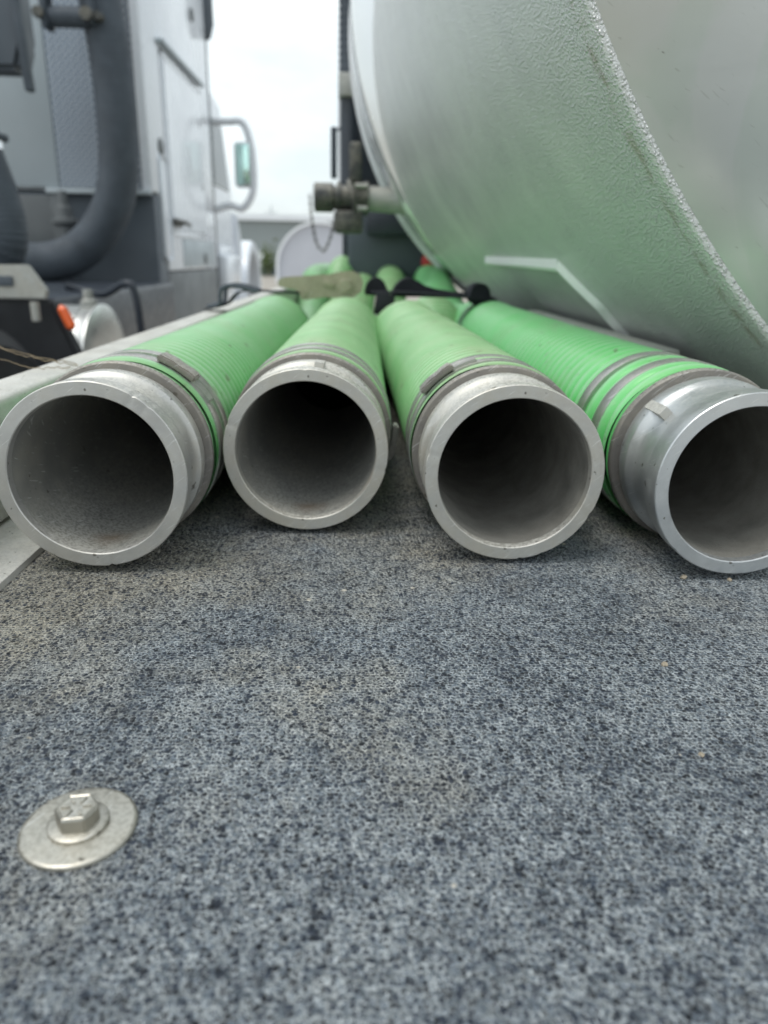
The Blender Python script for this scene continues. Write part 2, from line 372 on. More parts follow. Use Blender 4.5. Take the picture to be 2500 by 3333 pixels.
def catmull(K, per=40):
    K = [np.array(k, float) for k in K]; K = [2*K[0]-K[1]]+K+[2*K[-1]-K[-2]]; out = []
    for i in range(1, len(K)-2):
        for s in range(per):
            t = s/per; p0, p1, p2, p3 = K[i-1:i+3]
            out.append(.5*((2*p1)+(-p0+p2)*t+(2*p0-5*p1+4*p2-p3)*t*t+(-p0+3*p1-3*p2+p3)*t**3))
    out.append(K[-2]); return np.array(out)
def struct(name, mb, mat, **k):
    o = mb.build(name, mat, **k); o['kind'] = 'structure'; return o

GZ = -1.40     # the yard
DZ = -0.1955    # top of the rubber deck mat

# ------------------------------------------------------------------ setting: yard
struct('ground', MB().put([(-600, -300, GZ), (600, -300, GZ), (600, 900, GZ), (-600, 900, GZ)], [(0, 1, 2, 3)]), 'yard')

# warehouse far behind
wh = empty('warehouse', (-10, 70, GZ), 'long low grey warehouse with a white fascia across the far side of the yard', 'building')
MB().box((-70, 70, GZ), (30, 95, 3.05)).build('wall', 'wallgrey', wh, smooth=False)
MB().box((-70.4, 69.6, 3.05), (30.4, 95.4, 3.55)).build('fascia', 'whitemat', wh, smooth=False)
for x in (-10.6, -26.0, -41.0):
    MB().box((x-1.9, 69.9, -.9), (x+2.6, 69.98, .55)).build('window', 'whitemat', wh, smooth=False)
# arched shelter
CX, CZ, AR = -2.4, -.52, 2.50
ar = empty('arched_shelter', (CX, 45, GZ), 'white arched shelter with pale lilac end wall standing in the yard before the warehouse', 'shelter')
arc = [(CX+AR*math.cos(a), CZ+AR*math.sin(a)) for a in np.linspace(0, math.pi, 41)]
out = [(CX+AR, GZ)]+arc+[(CX-AR, GZ)]
inn = [(CX-AR+.14, GZ)]+[(CX+(AR-.14)*math.cos(a), CZ+(AR-.14)*math.sin(a)) for a in np.linspace(math.pi, 0, 41)]+[(CX+AR-.14, GZ)]
m = MB()
V = []; n = len(out)
for y in (44.8, 52):
    V += [(p[0], y, p[1]) for p in out]+[(p[0], y, p[1]) for p in inn[::-1]]
Fs = []
for k in range(n-1):
    Fs += [(k, k+1, n+k+1, n+k), (2*n+k+1, 2*n+k, 3*n+k, 3*n+k+1), (k+1, k, 2*n+k, 2*n+k+1), (n+k, n+k+1, 3*n+k+1, 3*n+k)]
m.put(V, Fs).build('shell', 'whitemat', ar)
MB().prism(inn, 'Y', 45.0, 45.15).build('end_wall', 'lav', ar, smooth=False)
# low fence and a small tree, a lattice pole
fe = MB()
fe.box((-30, 62, GZ), (-6.5, 62.12, -.75))
for x in np.arange(-30, -6.4, 2.35): fe.box((x, 61.9, GZ), (x+.12, 62.2, -.55))
o = fe.build('low_barrier', 'darkgrey', smooth=False); o['label'] = 'long low dark barrier running in front of the far warehouse'; o['category'] = 'barrier'
tr = empty('small_tree', (-6.9, 58, GZ), 'small green tree beside the white arched shelter', 'tree')
V, F = sweep([(-6.9, 58, GZ), (-6.85, 58, -.9), (-6.9, 58, -.1)], [.07, .05, .02], 8); add('trunk', V, F, 'straw', tr)
cr_ = MB()
for k in range(700):
    a, b, c = rng.normal(size=3)*(.28, .28, .48); p = np.array([-6.9+a, 58+b, -.35+c]); q = rng.normal(size=(3, 3))*.09
    cr_.put(p+q, [(0, 1, 2)])
cr_.build('crown', 'green_leaf', tr, smooth=False)
for (x, y, h) in ((-17.0, 150, 9.2), (-19.5, 150, 7.6)):
    q = MB(); q.sweep([(x, y, GZ), (x, y, h)], [.16, .1], 10, True); q.sweep([(x-1.2, y, h-1.2), (x+1.2, y, h-1.2)], [.07, .07], 6, True)
    o = q.build('utility_pole', 'greypanel', origin=(x, y, GZ)); o['category'] = 'pole'; o['group'] = 'utility poles beyond the warehouse'
    o['label'] = 'taller hazy utility pole rising behind the warehouse roof' if h > 9 else 'shorter hazy utility pole rising behind the warehouse roof'

# ------------------------------------------------------------------ own truck
T = empty('tanker_truck', (.6, 2.0, GZ), 'tanker truck with grey rough-coated tank and black rubber hose deck beside it', 'truck')
TCX, TCZ, TR, TY0, TY1 = 1.02, .65, .99, .592, 2.62
DCX, DCZ, DR, DY1 = 1.047, .788, 1.0896, 3.20        # wider smooth front drum
# tank shell: coated cylinder
ys = [0, .004, .010]+list(np.linspace(.03, TY1-TY0, 60))
V, F = lathe((TCX, TY0, TCZ), (0, 1, 0), [(0, TR-.0060), (.0004, TR-.0046), (.0010, TR-.0028), (.0022, TR-.0013), (.0045, TR-.0005), (.008, TR-.0001)]+[(y, TR) for y in ys[3:]], 360)
tank = add('tank', V, F, 'coat', T, origin=(TCX, TY0, TCZ))
# domed near head
prof = [(.0, TR-.0060)]
for k in range(1, 61):
    t = k/60; r = (TR-.0062)*(1-t); q = (TR-.0062-r)
    kn = .05; depth = (.030*(1-math.exp(-q/.030)))+.17*(1-(r/TR)**2)
    prof.append((-depth, max(r, .001)))
V, F = lathe((TCX, TY0, TCZ), (0, 1, 0), prof, 240)
add('tank_head', V, F, 'head', tank, origin=(TCX, TY0, TCZ), sharp=80)
V, F = lathe((DCX, 0, DCZ), (0, 1, 0), [(TY1-.012, .5), (TY1-.012, DR-.012), (TY1-.008, DR-.004), (TY1, DR), (DY1-.02, DR), (DY1, DR-.01), (DY1+.08, DR*.9), (DY1+.15, DR*.5), (DY1+.17, .01)], 300)
drum = add('front_drum', V, F, 'drumwhite', T, origin=(DCX, TY1, DCZ), sharp=30)
for (yy, hh, ww) in ((DY1-.03, .012, .012),):
    pr = [(yy-ww, DR-.001)]+[(yy+ww*math.sin(a), DR+hh*math.cos(a)) for a in np.linspace(-1.4, 1.4, 11)]+[(yy+ww, DR-.001)]
    V, F = lathe((DCX, 0, DCZ), (0, 1, 0), pr, 240); add('drum_ring', V, F, 'whitemat', drum)
def on_tank(a, y, off=0.): return np.array([TCX+(TR+off)*math.cos(a), y, TCZ+(TR+off)*math.sin(a)])
def strip_on_tank(pts, width, off):
    """flat bar laid on the shell through (angle, y) points"""
    P = []
    for (a0, y0), (a1, y1) in zip(pts[:-1], pts[1:]):
        for t in np.linspace(0, 1, 14)[:-1]: P.append((a0+(a1-a0)*t, y0+(y1-y0)*t))
    P.append(pts[-1]); P = np.array(P)
    D = np.gradient(P, axis=0)*np.array([TR, 1]); D /= np.linalg.norm(D, axis=1)[:, None]; Nn = np.stack([-D[:, 1], D[:, 0]], 1)
    V = []
    for (a, y), nn in zip(P, Nn):
        for sgn, of in ((-1, -.001), (-.2, off), (.2, off), (1, -.001)):
            V.append(on_tank(a+sgn*nn[0]*width/2/TR, y+sgn*nn[1]*width/2, of))
    k = len(P); F = [(4*i+j, 4*i+j+1, 4*i+5+j, 4*i+4+j) for i in range(k-1) for j in range(3)]+[(0, 3, 2, 1), (4*k-4, 4*k-3, 4*k-2, 4*k-1)]
    return V, F
for WELD, wd in (([(R(220.95), 1.660), (R(221.15), 1.30), (R(221.35), 1.066)], .026), ([(R(221.2), 1.070), (R(225.27), 1.017), (R(231.6), 1.024)], .021)):
    V, F = strip_on_tank(WELD, wd, .0085); add('pad_edge', V, F, 'weldbar', tank)

# deck
MB().box((-.235, -.70, DZ-.014), (.319, 1.50, DZ), .002).build('deck_mat', 'mat', T, origin=(0, 0, DZ))
MB().box((-.40, 1.52, -.335), (.75, 4.7, -.325)).box((-.40, -.72, DZ-.030), (.495, 1.51, DZ-.018)).build('deck_floor', 'midgrey', T, smooth=False)
MB().box((-.320, -.70, DZ-.010), (-.2185, 1.50, DZ+.0045), .0012).build('edge_plate', 'rail', T)
MB().box((.3195, -.70, DZ-.010), (.495, 1.50, DZ-.001), .001).build('bounce_plate', 'rail', T)  # pale floor plate added to bounce light onto the tank underside
# side rails: left outer tube, and the short inner one under the tank
MB().box((-.305, -.70, DZ+.006), (-.262, 4.7, -.1005), .006, seg=3).build('side_rail', 'rail', T)
MB().box((.321, .80, DZ+.001), (.346, 1.46, -.0865), .003).build('inner_rail', 'rail', T)
MB().box((-.40, -.72, -.42), (-.330, 4.7, DZ-.0015), .004).build('frame_beam', 'midgrey', T)

# bolt and washers on the mat
bx, by = -.0998, .2172
b = add('washer', *lathe((bx, by, DZ), (0, 0, 1), [(-.001, .0202), (.0009, .0202), (.0014, .0199), (.0017, .0185), (.0018, .0130), (.0021, .0105), (.0021, .006)], 72), 'zinc', T, origin=(bx, by, DZ), sharp=60)
bolt = add('inner_washer', *lathe((bx, by, DZ+.0021), (0, 0, 1), [(-.0006, .0106), (.0010, .0106), (.0014, .0101), (.0014, .005)], 60), 'zinc', b, sharp=50)
bm = bmesh.new()
r6 = .0134/2/math.cos(R(30)); ang0 = R(7)
lv = []
for z, rr in ((.0034, r6), (.0084, r6), (.0094, r6*.93), (.0096, r6*.88), (.0093, r6*.80), (.0094, .0001)):
    lv.append([bm.verts.new((bx+rr*math.cos(ang0+k*math.pi/3), by+rr*math.sin(ang0+k*math.pi/3), DZ+z)) for k in range(6)])
for A, B in zip(lv[:-1], lv[1:]):
    for k in range(6): bm.faces.new((A[k], A[(k+1) % 6], B[(k+1) % 6], B[k]))
bmesh.ops.bevel(bm, geom=[e for e in bm.edges if abs(e.verts[0].co.z-e.verts[1].co.z) > .004], offset=.0005, segments=2, affect='EDGES')
bm.verts.index_update(); V = [v.co[:] for v in bm.verts]; F = [[v.index for v in f.verts] for f in bm.faces]; bm.free()
mm = MB().put(V, F)
for k in range(6):   # raised grade marks
    a = ang0+R(0)+k*math.pi/3; c = Vector((bx, by, DZ+.0096)); 
    mm.box((bx+.0020, by-.0004, DZ+.0090), (bx+.0052, by+.0004, DZ+.0100), .0002, rot=(c, 'Z', a))
mm.build('bolt_head', 'zinc', b, sharp=25)

# valve, pipe and chain on the tank flank
va = MB()
vy, vz = 2.90, .208
va.put(*lathe((-.172, vy, vz), (1, 0, 0), [(0, .001), (0, .046), (.004, .050), (.066, .050), (.070, .046), (.070, .040), (.082, .040), (.082, .054), (.096, .054), (.096, .043), (.145, .045), (.150, .056), (.165, .056), (.165, .052), (.180, .052), (.180, .057), (.196, .057), (.196, .03)], 40))
valve = va.build('valve', 'valve', T, origin=(-.07, vy, vz), sharp=40)
add('stub_pipe', *lathe((.022, vy, vz), (1, 0, -.05), [(0, .043), (.13, .045), (.17, .06)], 40), 'pipe', valve)
h = MB(); h.sweep(catmull([(-.045, vy-.05, vz+.05), (-.045, vy-.10, vz+.04), (-.03, vy-.13, vz+.0), (-.02, vy-.12, vz-.06)], 8), .009, 12, True); h.build('lever', 'valve', valve)
for k in range(4): MB().put(*lathe((-.025, vy+.07*math.cos(k*1.57+.78), vz+.07*math.sin(k*1.57+.78)*.75), (1, 0, 0), [(0, .001), (0, .009), (.045, .009), (.045, .001)], 8)).build('flange_bolt', 'pipe', valve)
MB().box((-.10, vy-.06, vz-.045), (.005, vy+.06, vz-.12), .012).build('valve_body', 'valve', valve)
MB().box((-.045, vy-.04, vz+.05), (.00, vy+.04, vz+.18), .01).build('valve_bonnet', 'valve', valve)
ch = MB(); K = catmull([(-.186, vy-.02, vz+.0), (-.180, vy-.03, vz-.07), (-.165, vy-.03, vz-.15), (-.141, vy-.03, vz-.182), (-.118, vy-.03, vz-.15), (-.098, vy-.03, vz-.08), (-.092, vy-.02, vz-.04)], 12)
L = np.r_[0, np.cumsum(np.linalg.norm(np.diff(K, axis=0), axis=1))]
for i, s_ in enumerate(np.arange(0, L[-1], .0125)):
    p = np.array([np.interp(s_, L, K[:, c]) for c in range(3)]); p2 = np.array([np.interp(min(s_+.004, L[-1]), L, K[:, c]) for c in range(3)]); d = p2-p; d /= np.linalg.norm(d)+1e-9
    sd_ = np.array([0, 1., 0]) if i % 2 else np.cross(d, [0, 1., 0]); sd_ = sd_/np.linalg.norm(sd_)
    ring = [p+d*.0095*math.cos(a)+sd_*.0050*math.sin(a) for a in np.linspace(0, 2*math.pi, 13)]
    ch.sweep(ring, .0017, 6)
ch.build('chain', 'valve', valve)

# riser stack, cab back
rs = MB()
pr = []
z = .62
while z < 2.3: pr += [(z, .040), (z+.012, .046), (z+.024, .040)]; z += .026
rs.put(*lathe((-.052, 3.45, 0), (0, 0, 1), pr, 32)); riser = rs.build('bellows_riser', 'black', T, sharp=80)
MB().box((-.098, 3.38, .625), (-.005, 3.50, .710), .006).build('clamp_block', 'pipe', riser)
add('riser_pipe', *lathe((-.050, 3.45, .30), (0, 0, 1), [(0, .042), (.325, .042)], 32), 'blackpaint', riser)
cab = MB().box((-.088, 3.62, -.10), (2.10, 3.9, 2.5), .03).build('cab', 'blackpaint', T)
MB().box((-.060, 3.50, -.08), (.62, 3.60, .22), .02).build('battery_box', 'darkgrey', cab)
MB().box((.02, 3.42, .10), (.30, 3.49, .20), .01).build('crossmember', 'blackpaint', cab)
V, F = lathe((.30, 3.44, -.005), (0, -1, 0), [(0, .035), (.01, .035), (.015, .02), (.016, .001)], 20); add('marker_light', V, F, 'red', cab)
h = MB(); h.sweep(catmull([(-.098, 3.95, 2.0), (-.104, 3.95, 1.2), (-.108, 3.95, .62), (-.106, 3.94, .34)], 8), .0085, 10, True); h.build('grab_pole', 'whitemat', cab)
h = MB().box((-.152, 3.95, .37), (-.122, 3.985, .60), .008); h.sweep([(-.13, 3.96, .58), (-.09, 3.93, .60)], .006, 8, True); h.build('cab_mirror', 'black', cab)

# ------------------------------------------------------------------ hoses
PITCH = .0105; HR = .0618
def hose(idx, K, mat, cast, bands, label, buckle=None, pitch=.0155, nocoup=False, seed=0, yfar=4.6, dlen=.075, flange=.0634):
    K = catmull(K, 60); L = np.r_[0, np.cumsum(np.linalg.norm(np.diff(K, axis=0), axis=1))]
    d0 = K[1]-K[0]; d0 /= np.linalg.norm(d0); P0 = K[0]
    root = empty('suction_hose', P0, label, 'hose', 'green suction hoses laid side by side along the deck')
    coup = None
    if not nocoup:
        # coupler
        q = (dlen-.013)/.062
        prof = [(.0060, .0503), (.0040, .0505), (.0006, .0508), (.0, .0514), (.0, .0590), (.0007, .0596), (.0120*q, .05955), (.0128*q, .0588), (.0165*q, .0587), (.0180*q, .0578),
                (.0205*q, .0562), (.0250*q, .0547), (.0320*q, .0543), (.0390*q, .0548), (.0430*q, .0566), (.0448*q, .0590), (.0465*q, .0594), (.0540*q, .0594), (.0552*q, .0586), (.0558*q, .0570), (.064*q, .0568)]
        n = 200; V, F = lathe(P0, d0, prof, n)
        # nicks and casting irregularity on the rim
        V = V.reshape(len(prof), n, 3); rg = np.random.default_rng(seed)
        for _ in range(4):
            a0 = rg.uniform(0, 2*math.pi); w = rg.uniform(.010, .035); dep = rg.uniform(.0004, .0012); a = np.arange(n)*2*math.pi/n
            f = np.exp(-((np.angle(np.exp(1j*(a-a0))))/w)**2)*dep
            for k in (4, 5): V[k] -= ((V[k]-P0-d0*prof[k][0])/prof[k][1])*f[:, None]; V[k] += d0*f[:, None]*.6
        f = sum(rg.normal()*.00003*np.cos(q*a+rg.uniform(0, 6)) for q in range(9, 40, 3))
        for k in (4, 5): V[k] += d0*np.abs(f)[:, None]
        coup = add('coupler', V.reshape(-1, 3), F, cast, root, sharp=38)
        V, F = lathe(P0, d0, [(.42, .0495), (.12, .0498), (.0058, .0504)], 120); add('bore', V, F, 'borestain' if idx < 3 else 'bore', coup)
        fl = dlen-.0130
        V, F = lathe(P0, d0, [(fl-.0015, .0560), (fl-.001, flange-.0012), (fl, flange), (fl+.0045, flange), (fl+.0055, flange-.0012), (fl+.006, .0555), (fl+.016, .0555)], 120)
        col = add('collar', V, F, 'collar', coup)
    # small cast lug between rim and collar
    # corrugated hose body
    s0 = dlen
    s1 = L[-1]
    ss = np.r_[np.arange(s0, min(1.75, s1), pitch/8), np.arange(1.75, s1, .006)] if s1 > 1.75 else np.arange(s0, s1, pitch/8)
    P = np.stack([np.interp(ss, L, K[:, c]) for c in range(3)], 1)
    n = 80; a = np.arange(n)*2*math.pi/n
    ph = (ss[:, None]/pitch-a[None]/(2*math.pi))
    amp = .0021 if mat == 'hoseB' else .0024
    rr = HR-amp+2*amp*np.abs(np.sin(math.pi*ph))**.85
    rr = rr+.00012*np.sin(3*a[None]+ss[:, None]*9)
    V, F = sweep(P, rr, n, nocoup)
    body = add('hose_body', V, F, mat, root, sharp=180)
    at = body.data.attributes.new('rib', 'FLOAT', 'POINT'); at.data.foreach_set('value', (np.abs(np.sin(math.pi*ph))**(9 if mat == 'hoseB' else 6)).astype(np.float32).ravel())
    # cut end ring of the wall and the dark liner
    if not nocoup: V, F = lathe(P0, d0, [(s0, HR), (s0-.0012, HR-.002), (s0, .0535)], 80); add('cut_end', V, F, mat, body)
    si = np.linspace(.12, s1, 60); Pi = np.stack([np.interp(si, L, K[:, c]) for c in range(3)], 1)
    V, F = sweep(Pi, .0505, 40, True); F = F[:-2]+F[-1:]; add('liner', V, [f[::-1] for f in F], 'hose_in', body)
    # bands
    for bi, (b0, bw) in enumerate(bands):
        rb = HR+.0020
        Pb0 = np.array([np.interp(b0, L, K[:, c]) for c in range(3)])
        V, F = lathe(Pb0, d0, [(0, rb-.003), (0, rb+.0006), (.0006, rb+.0010), (bw-.0006, rb+.0010), (bw, rb+.0006), (bw, rb-.003)], 160)
        V = V+d0[None]*0
        bd = add('clamp_band', V, F, 'band', root)
        if buckle and bi == buckle[0]:
            th_ = R(buckle[1]); u = np.array([0, 0, 1.]); u -= d0*(u@d0); u /= np.linalg.norm(u); s = np.cross(d0, u)   # s points to the left (-X)
            rad = u*math.cos(th_)+s*math.sin(th_); tan = -u*math.sin(th_)+s*math.cos(th_)
            c = Pb0+d0*bw/2+rad*(rb+.002)
            l2 = .0150; bmk = bmesh.new(); bmesh.ops.create_cube(bmk, size=1, matrix=Matrix.Diagonal((2*l2, bw+.004, .0048, 1)))
            bmesh.ops.subdivide_edges(bmk, edges=[e for e in bmk.edges if abs((e.verts[0].co-e.verts[1].co).x) > .01], cuts=7)
            bmesh.ops.bevel(bmk, geom=[e for e in bmk.edges if len(e.link_faces) == 2 and e.calc_face_angle(0) > 1], offset=.0011, segments=2, affect='EDGES')
            V = []; bmk.verts.index_update()
            for v in bmk.verts:
                t_, w_, z_ = v.co; pinch = .0010*math.exp(-((t_-.002)/.0022)**2) if z_ > 0 else 0
                V.append(c+tan*t_+d0*w_+rad*(.0022+z_-pinch-(t_*t_)/(2.6*rb)))
            F = [[v.index for v in f.verts] for f in bmk.faces]; bmk.free()
            add('buckle', V, F, 'collar', bd, sharp=40)
            # free tail of the band bent back under the buckle
            V = []
            for t_ in np.linspace(l2-.002, l2+.016, 6):
                for w_ in (-bw/2+.001, bw/2-.001):
                    V.append(c+tan*t_+d0*w_+rad*(.0012-(t_*t_)/(2*rb)))
            for t_ in np.linspace(l2-.002, l2+.016, 6):
                for w_ in (-bw/2+.001, bw/2-.001): V.append(c+tan*t_+d0*w_+rad*(-.001-(t_*t_)/(2*rb)))
            F = [(2*i, 2*i+2, 2*i+3, 2*i+1) for i in range(5)]+[(12+2*i, 12+2*i+1, 12+2*i+3, 12+2*i+2) for i in range(5)]+[(10, 22, 23, 11)]+[(2*i, 12+2*i, 14+2*i, 2*i+2) for i in range(5)]+[(2*i+1, 2*i+3, 15+2*i, 13+2*i) for i in range(5)]
            add('band_tail', V, F, 'band', bd, sharp=60)
    return root, P0, d0, coup
h1 = hose(1, [(-.1667, .4443, -.1310), (-.1660, .9, -.1340), (-.163, 1.30, -.1350), (-.163, 1.50, -.1365), (-.178, 1.80, -.195), (-.190, 2.3, -.255), (-.200, 2.9, -.245), (-.204, 3.3, -.150), (-.208, 3.6, -.096), (-.212, 4.6, -.090)], 'hoseA', 'cast1',
          [(.0860, .0145), (.1115, .0125)], 'leftmost green hose, clean aluminium coupler with nicked rim, next to the side rail', buckle=(0, 33), seed=3)
h2 = hose(2, [(-.0389, .5187, -.1325), (-.0360, 1.0, -.1340), (-.031, 1.30, -.1350), (-.030, 1.50, -.1365), (-.052, 1.80, -.195), (-.050, 2.3, -.255), (-.020, 2.9, -.245), (-.004, 3.3, -.160), (.008, 3.6, -.120), (.010, 4.6, -.118)], 'hoseB', 'cast2',
          [(.0855, .0120), (.1130, .0115)], 'second green hose from the rail, dusty, its coupler set back deepest', buckle=(0, 101), seed=5, pitch=.0145)
h3 = hose(3, [(.1022, .4635, -.1328), (.0985, .9, -.1340), (.088, 1.25, -.1350), (.084, 1.42, -.1370), (.062, 1.75, -.200), (.085, 2.3, -.255), (.118, 2.9, -.240), (.128, 3.3, -.140), (.133, 3.6, -.078), (.135, 4.6, -.072)], 'hoseB', 'cast3',
          [(.0845, .0110), (.1095, .0105)], 'third green hose from the rail, dusty, with a beige-stained coupler and buckle at upper left', buckle=(0, -42), seed=8, pitch=.0145)
h4 = hose(4, [(.2450, .4370, -.1312), (.2430, .9, -.1335), (.245, 1.30, -.1345), (.262, 1.60, -.140), (.270, 2.2, -.175), (.285, 2.8, -.120), (.300, 3.3, -.085), (.310, 4.6, -.080)], 'hoseC', 'castbright',
          [(.1130, .0155), (.1590, .0155)], 'rightmost bright green hose under the grey tank, with the shiniest coupler', buckle=(1, 62), seed=11, dlen=.090, flange=.0634, pitch=.0178)
h5 = hose(5, [(-.10, 3.25, -.30), (-.10, 3.42, -.13), (-.085, 3.62, -.052), (-.06, 4.1, -.055), (-.04, 4.6, -.06)], 'hoseB', 'cast3', [],
          'far green hose lying on top of the others in front of the black cab', seed=14, nocoup=True, dlen=.0)
h6 = hose(6, [(.176, 1.52, -.30), (.172, 1.585, -.20), (.168, 1.74, -.141), (.172, 2.0, -.170), (.180, 2.5, -.245)], 'hoseB', 'cast3', [],
          'low pale green hose seen in the gap between the third and the rightmost hose', seed=21, nocoup=True, dlen=.0)
# lugs: cast tab on two of the couplers
for (hh, ang, x0) in ((h4, -48, .040), (h2, 8, .034)):
    root, P0, d0, coup = hh; u = np.array([0, 0, 1.]); u -= d0*(u@d0); s = np.cross(d0, u); a = R(ang)
    rad = u*math.cos(a)+s*math.sin(a); tn = np.cross(d0, rad)
    V = [P0+d0*y+tn*w+rad*r for y in (x0, x0+(.027 if hh is h4 else .016)) for w in (-.0035, .0035) for r in (.054, .0602)]
    add('lug', V, [(0, 1, 3, 2), (4, 6, 7, 5), (0, 4, 5, 1), (2, 3, 7, 6), (1, 5, 7, 3), (0, 2, 6, 4)], 'cast3', coup, smooth=False)

# ------------------------------------------------------------------ ratchet strap over the hoses
ST = empty('ratchet_strap', (0, 1.5, -.06), 'black ratchet strap with olive metal ratchet tying the green hoses down', 'strap')
def ribbon(K, w, th_, mat, name, parent, per=16, ydrift=0):
    P = catmull(K, per); T_ = np.gradient(P, axis=0); T_ /= np.linalg.norm(T_, axis=1)[:, None]
    Y = np.array([0, 1., 0]); V = []
    for p, t in zip(P, T_):
        n_ = np.cross(t, Y); n_ /= np.linalg.norm(n_)
        for w_, h_ in ((-w/2, 0), (-w/2, th_), (w/2, th_), (w/2, 0)): V.append(p+Y*w_+n_*h_)
    k = len(P); F = [(4*i+j, 4*i+(j+1) % 4, 4*i+4+(j+1) % 4, 4*i+4+j) for i in range(k-1) for j in range(4)]+[(3, 2, 1, 0), (4*k-4, 4*k-3, 4*k-2, 4*k-1)]
    return add(name, V, F, mat, parent, sharp=50)
sy = 1.50
ribbon([(-.300, sy, -.098), (-.262, sy, -.090), (-.235, sy, -.066), (-.200, sy, -.063), (-.165, sy, -.064), (-.10, sy, -.066), (-.05, sy, -.066), (-.01, sy, -.060)], .05, .0025, 'web', 'webbing', ST)
fold1 = [(.006, -.066), (.008, -.052), (.014, -.041), (.022, -.0345), (.032, -.033), (.042, -.037), (.049, -.048), (.054, -.062), (.055, -.068)]
fold2 = [(.060, -.068), (.063, -.056), (.071, -.044), (.082, -.035), (.094, -.0325), (.108, -.037), (.125, -.047), (.150, -.054), (.185, -.059), (.225, -.061), (.262, -.068), (.262, -.074), (.20, -.069), (.12, -.068)]
m = MB().prism(fold1, 'Y', sy-.005, sy+.060, .003); m.build('webbing_fold', 'web', ST, sharp=40)
m = MB().prism(fold2, 'Y', sy-.010, sy+.055, .002); m.build('webbing_fold', 'web', ST, sharp=40)
ribbon([(.225, sy+.03, -.064), (.262, sy+.03, -.071), (.290, sy+.03, -.105), (.310, sy+.03, -.15)], .05, .0035, 'web', 'webbing', ST)
ribbon([(.02, sy-.03, -.062), (.09, sy-.03, -.061), (.18, sy-.03, -.066), (.255, sy-.03, -.070)], .05, .004, 'web', 'webbing', ST)
m = MB(); m.box((.027, sy-.06, -.100), (.062, sy-.048, -.060), .002, rot=(Vector((.04, sy, -.08)), 'Y', R(8))); m.build('loose_tail', 'web', ST)
sp = [(.226+(.010+.0045*t/6.28)*math.cos(t), sy-.02, -.060+(.010+.0045*t/6.28)*math.sin(t)) for t in np.linspace(0, 15, 60)]
V = []; 
for p in sp: V += [(p[0], p[1]-.028, p[2]), (p[0], p[1]+.03, p[2])]
F = [(2*i, 2*i+1, 2*i+3, 2*i+2) for i in range(len(sp)-1)]
m = MB().put(V, F); m.put(*lathe((.226, sy-.047, -.060), (0, 1, 0), [(0, .001), (0, .018), (.004, .021), (.054, .021), (.058, .018), (.058, .001)], 30)); m.build('webbing_roll', 'web', ST)
ra = MB()
side = [(-.156, -.052), (-.157, -.042), (-.150, -.036), (-.06, -.029), (-.040, -.024), (-.018, -.022), (-.003, -.028), (.004, -.042), (.001, -.058), (-.012, -.069), (-.040, -.071), (-.070, -.070), (-.106, -.076), (-.115, -.073), (-.116, -.061), (-.128, -.056)]
ra.prism(side, 'Y', sy-.040, sy-.037, .0006); ra.prism(side, 'Y', sy+.022, sy+.025, .0006)
ratchet = ra.build('ratchet', 'olive', ST, sharp=30)
q = MB(); q.box((-.150, sy-.0365, -.050), (-.09, sy+.0215, -.040), .004); q.build('handle', 'olive', ratchet)
q = MB(); q.put(*lathe((-.030, sy-.048, -.048), (0, 1, 0), [(0, .001), (0, .011), (.006, .012), (.078, .012), (.080, .001)], 24)); q.put(*lathe((-.030, sy-.043, -.048), (0, 1, 0), [(0, .005), (0, .0165), (.0025, .0165), (.0025, .005)], 14)); q.build('spool', 'olive', ratchet)
q = MB(); q.box((-.072, sy-.044, -.052), (-.050, sy-.0405, -.040), .001, rot=(Vector((-.06, sy, -.046)), 'Y', R(25))); q.put(*lathe((-.107, sy-.044, -.062), (0, 1, 0), [(0, .001), (0, .006), (.07, .006)], 12)); q.build('pawl', 'olive', ratchet)
# hook over the rail
h = MB(); h.sweep(catmull([(-.195, sy-.045, -.062), (-.236, sy-.045, -.052), (-.262, sy-.045, -.058), (-.268, sy-.045, -.085), (-.290, sy-.045, -.09)], 8), .0042, 10, True)
h.sweep(catmull([(-.195, sy+.01, -.062), (-.236, sy+.01, -.052), (-.262, sy+.01, -.058), (-.268, sy+.01, -.085), (-.290, sy+.01, -.09)], 8), .0042, 10, True); h.build('hook', 'black', ST)

# ------------------------------------------------------------------ neighbouring white truck
N = empty('vacuum_truck', (-2.4, 6.5, GZ), 'white sleeper-cab vacuum truck with black suction hoses parked alongside on the left', 'truck')
SX = -1.30; RY = 5.03
body = MB().box((-3.75, RY+.02, .372), (SX, 7.05, 2.75), .02)
body.box((-3.72, 5.32, -.10), (SX+.001, 7.05, .371), .01)
body = body.build('sleeper_body', 'white', N)
MB().box((-3.70, RY-.006, .385), (-1.868, RY+.018, 2.7), .004).build('rear_panel', 'greypanel', body)
MB().box((-1.862, RY-.010, .385), (-1.360, RY+.018, 2.7), .002).build('tread_plate', 'diamond', body, smooth=False)
MB().box((-1.358, RY-.006, .372), (-1.303, RY+.016, 2.7), .004).build('corner_trim', 'white', body)
MB().box((-1.95, RY-.030, .352), (-1.31, RY+.016, .380), .003).build('sill_trim', 'greypanel', body)
# lower rear box and side skirts
lb = MB().box((-3.7, RY+.03, -1.0), (SX-.004, 5.30, .366), .01).build('lower_box', 'darkgrey', N)
MB().box((-1.93, RY-.02, -.10), (-1.86, RY+.028, .350), .004).build('bracket', 'midgrey', lb)
MB().box((-2.6, RY-.01, -.10), (-1.86, RY+.028, .340), .004).build('panel', 'midgrey', lb)
MB().box((-3.6, 5.31, -.95), (SX-.002, 7.05, -.105), .02).build('side_skirt', 'midgrey', N)
MB().box((SX-.01, 5.20, -.03), (SX+.012, 5.37, .600), .03, seg=3).build('narrow_door', 'white', body)
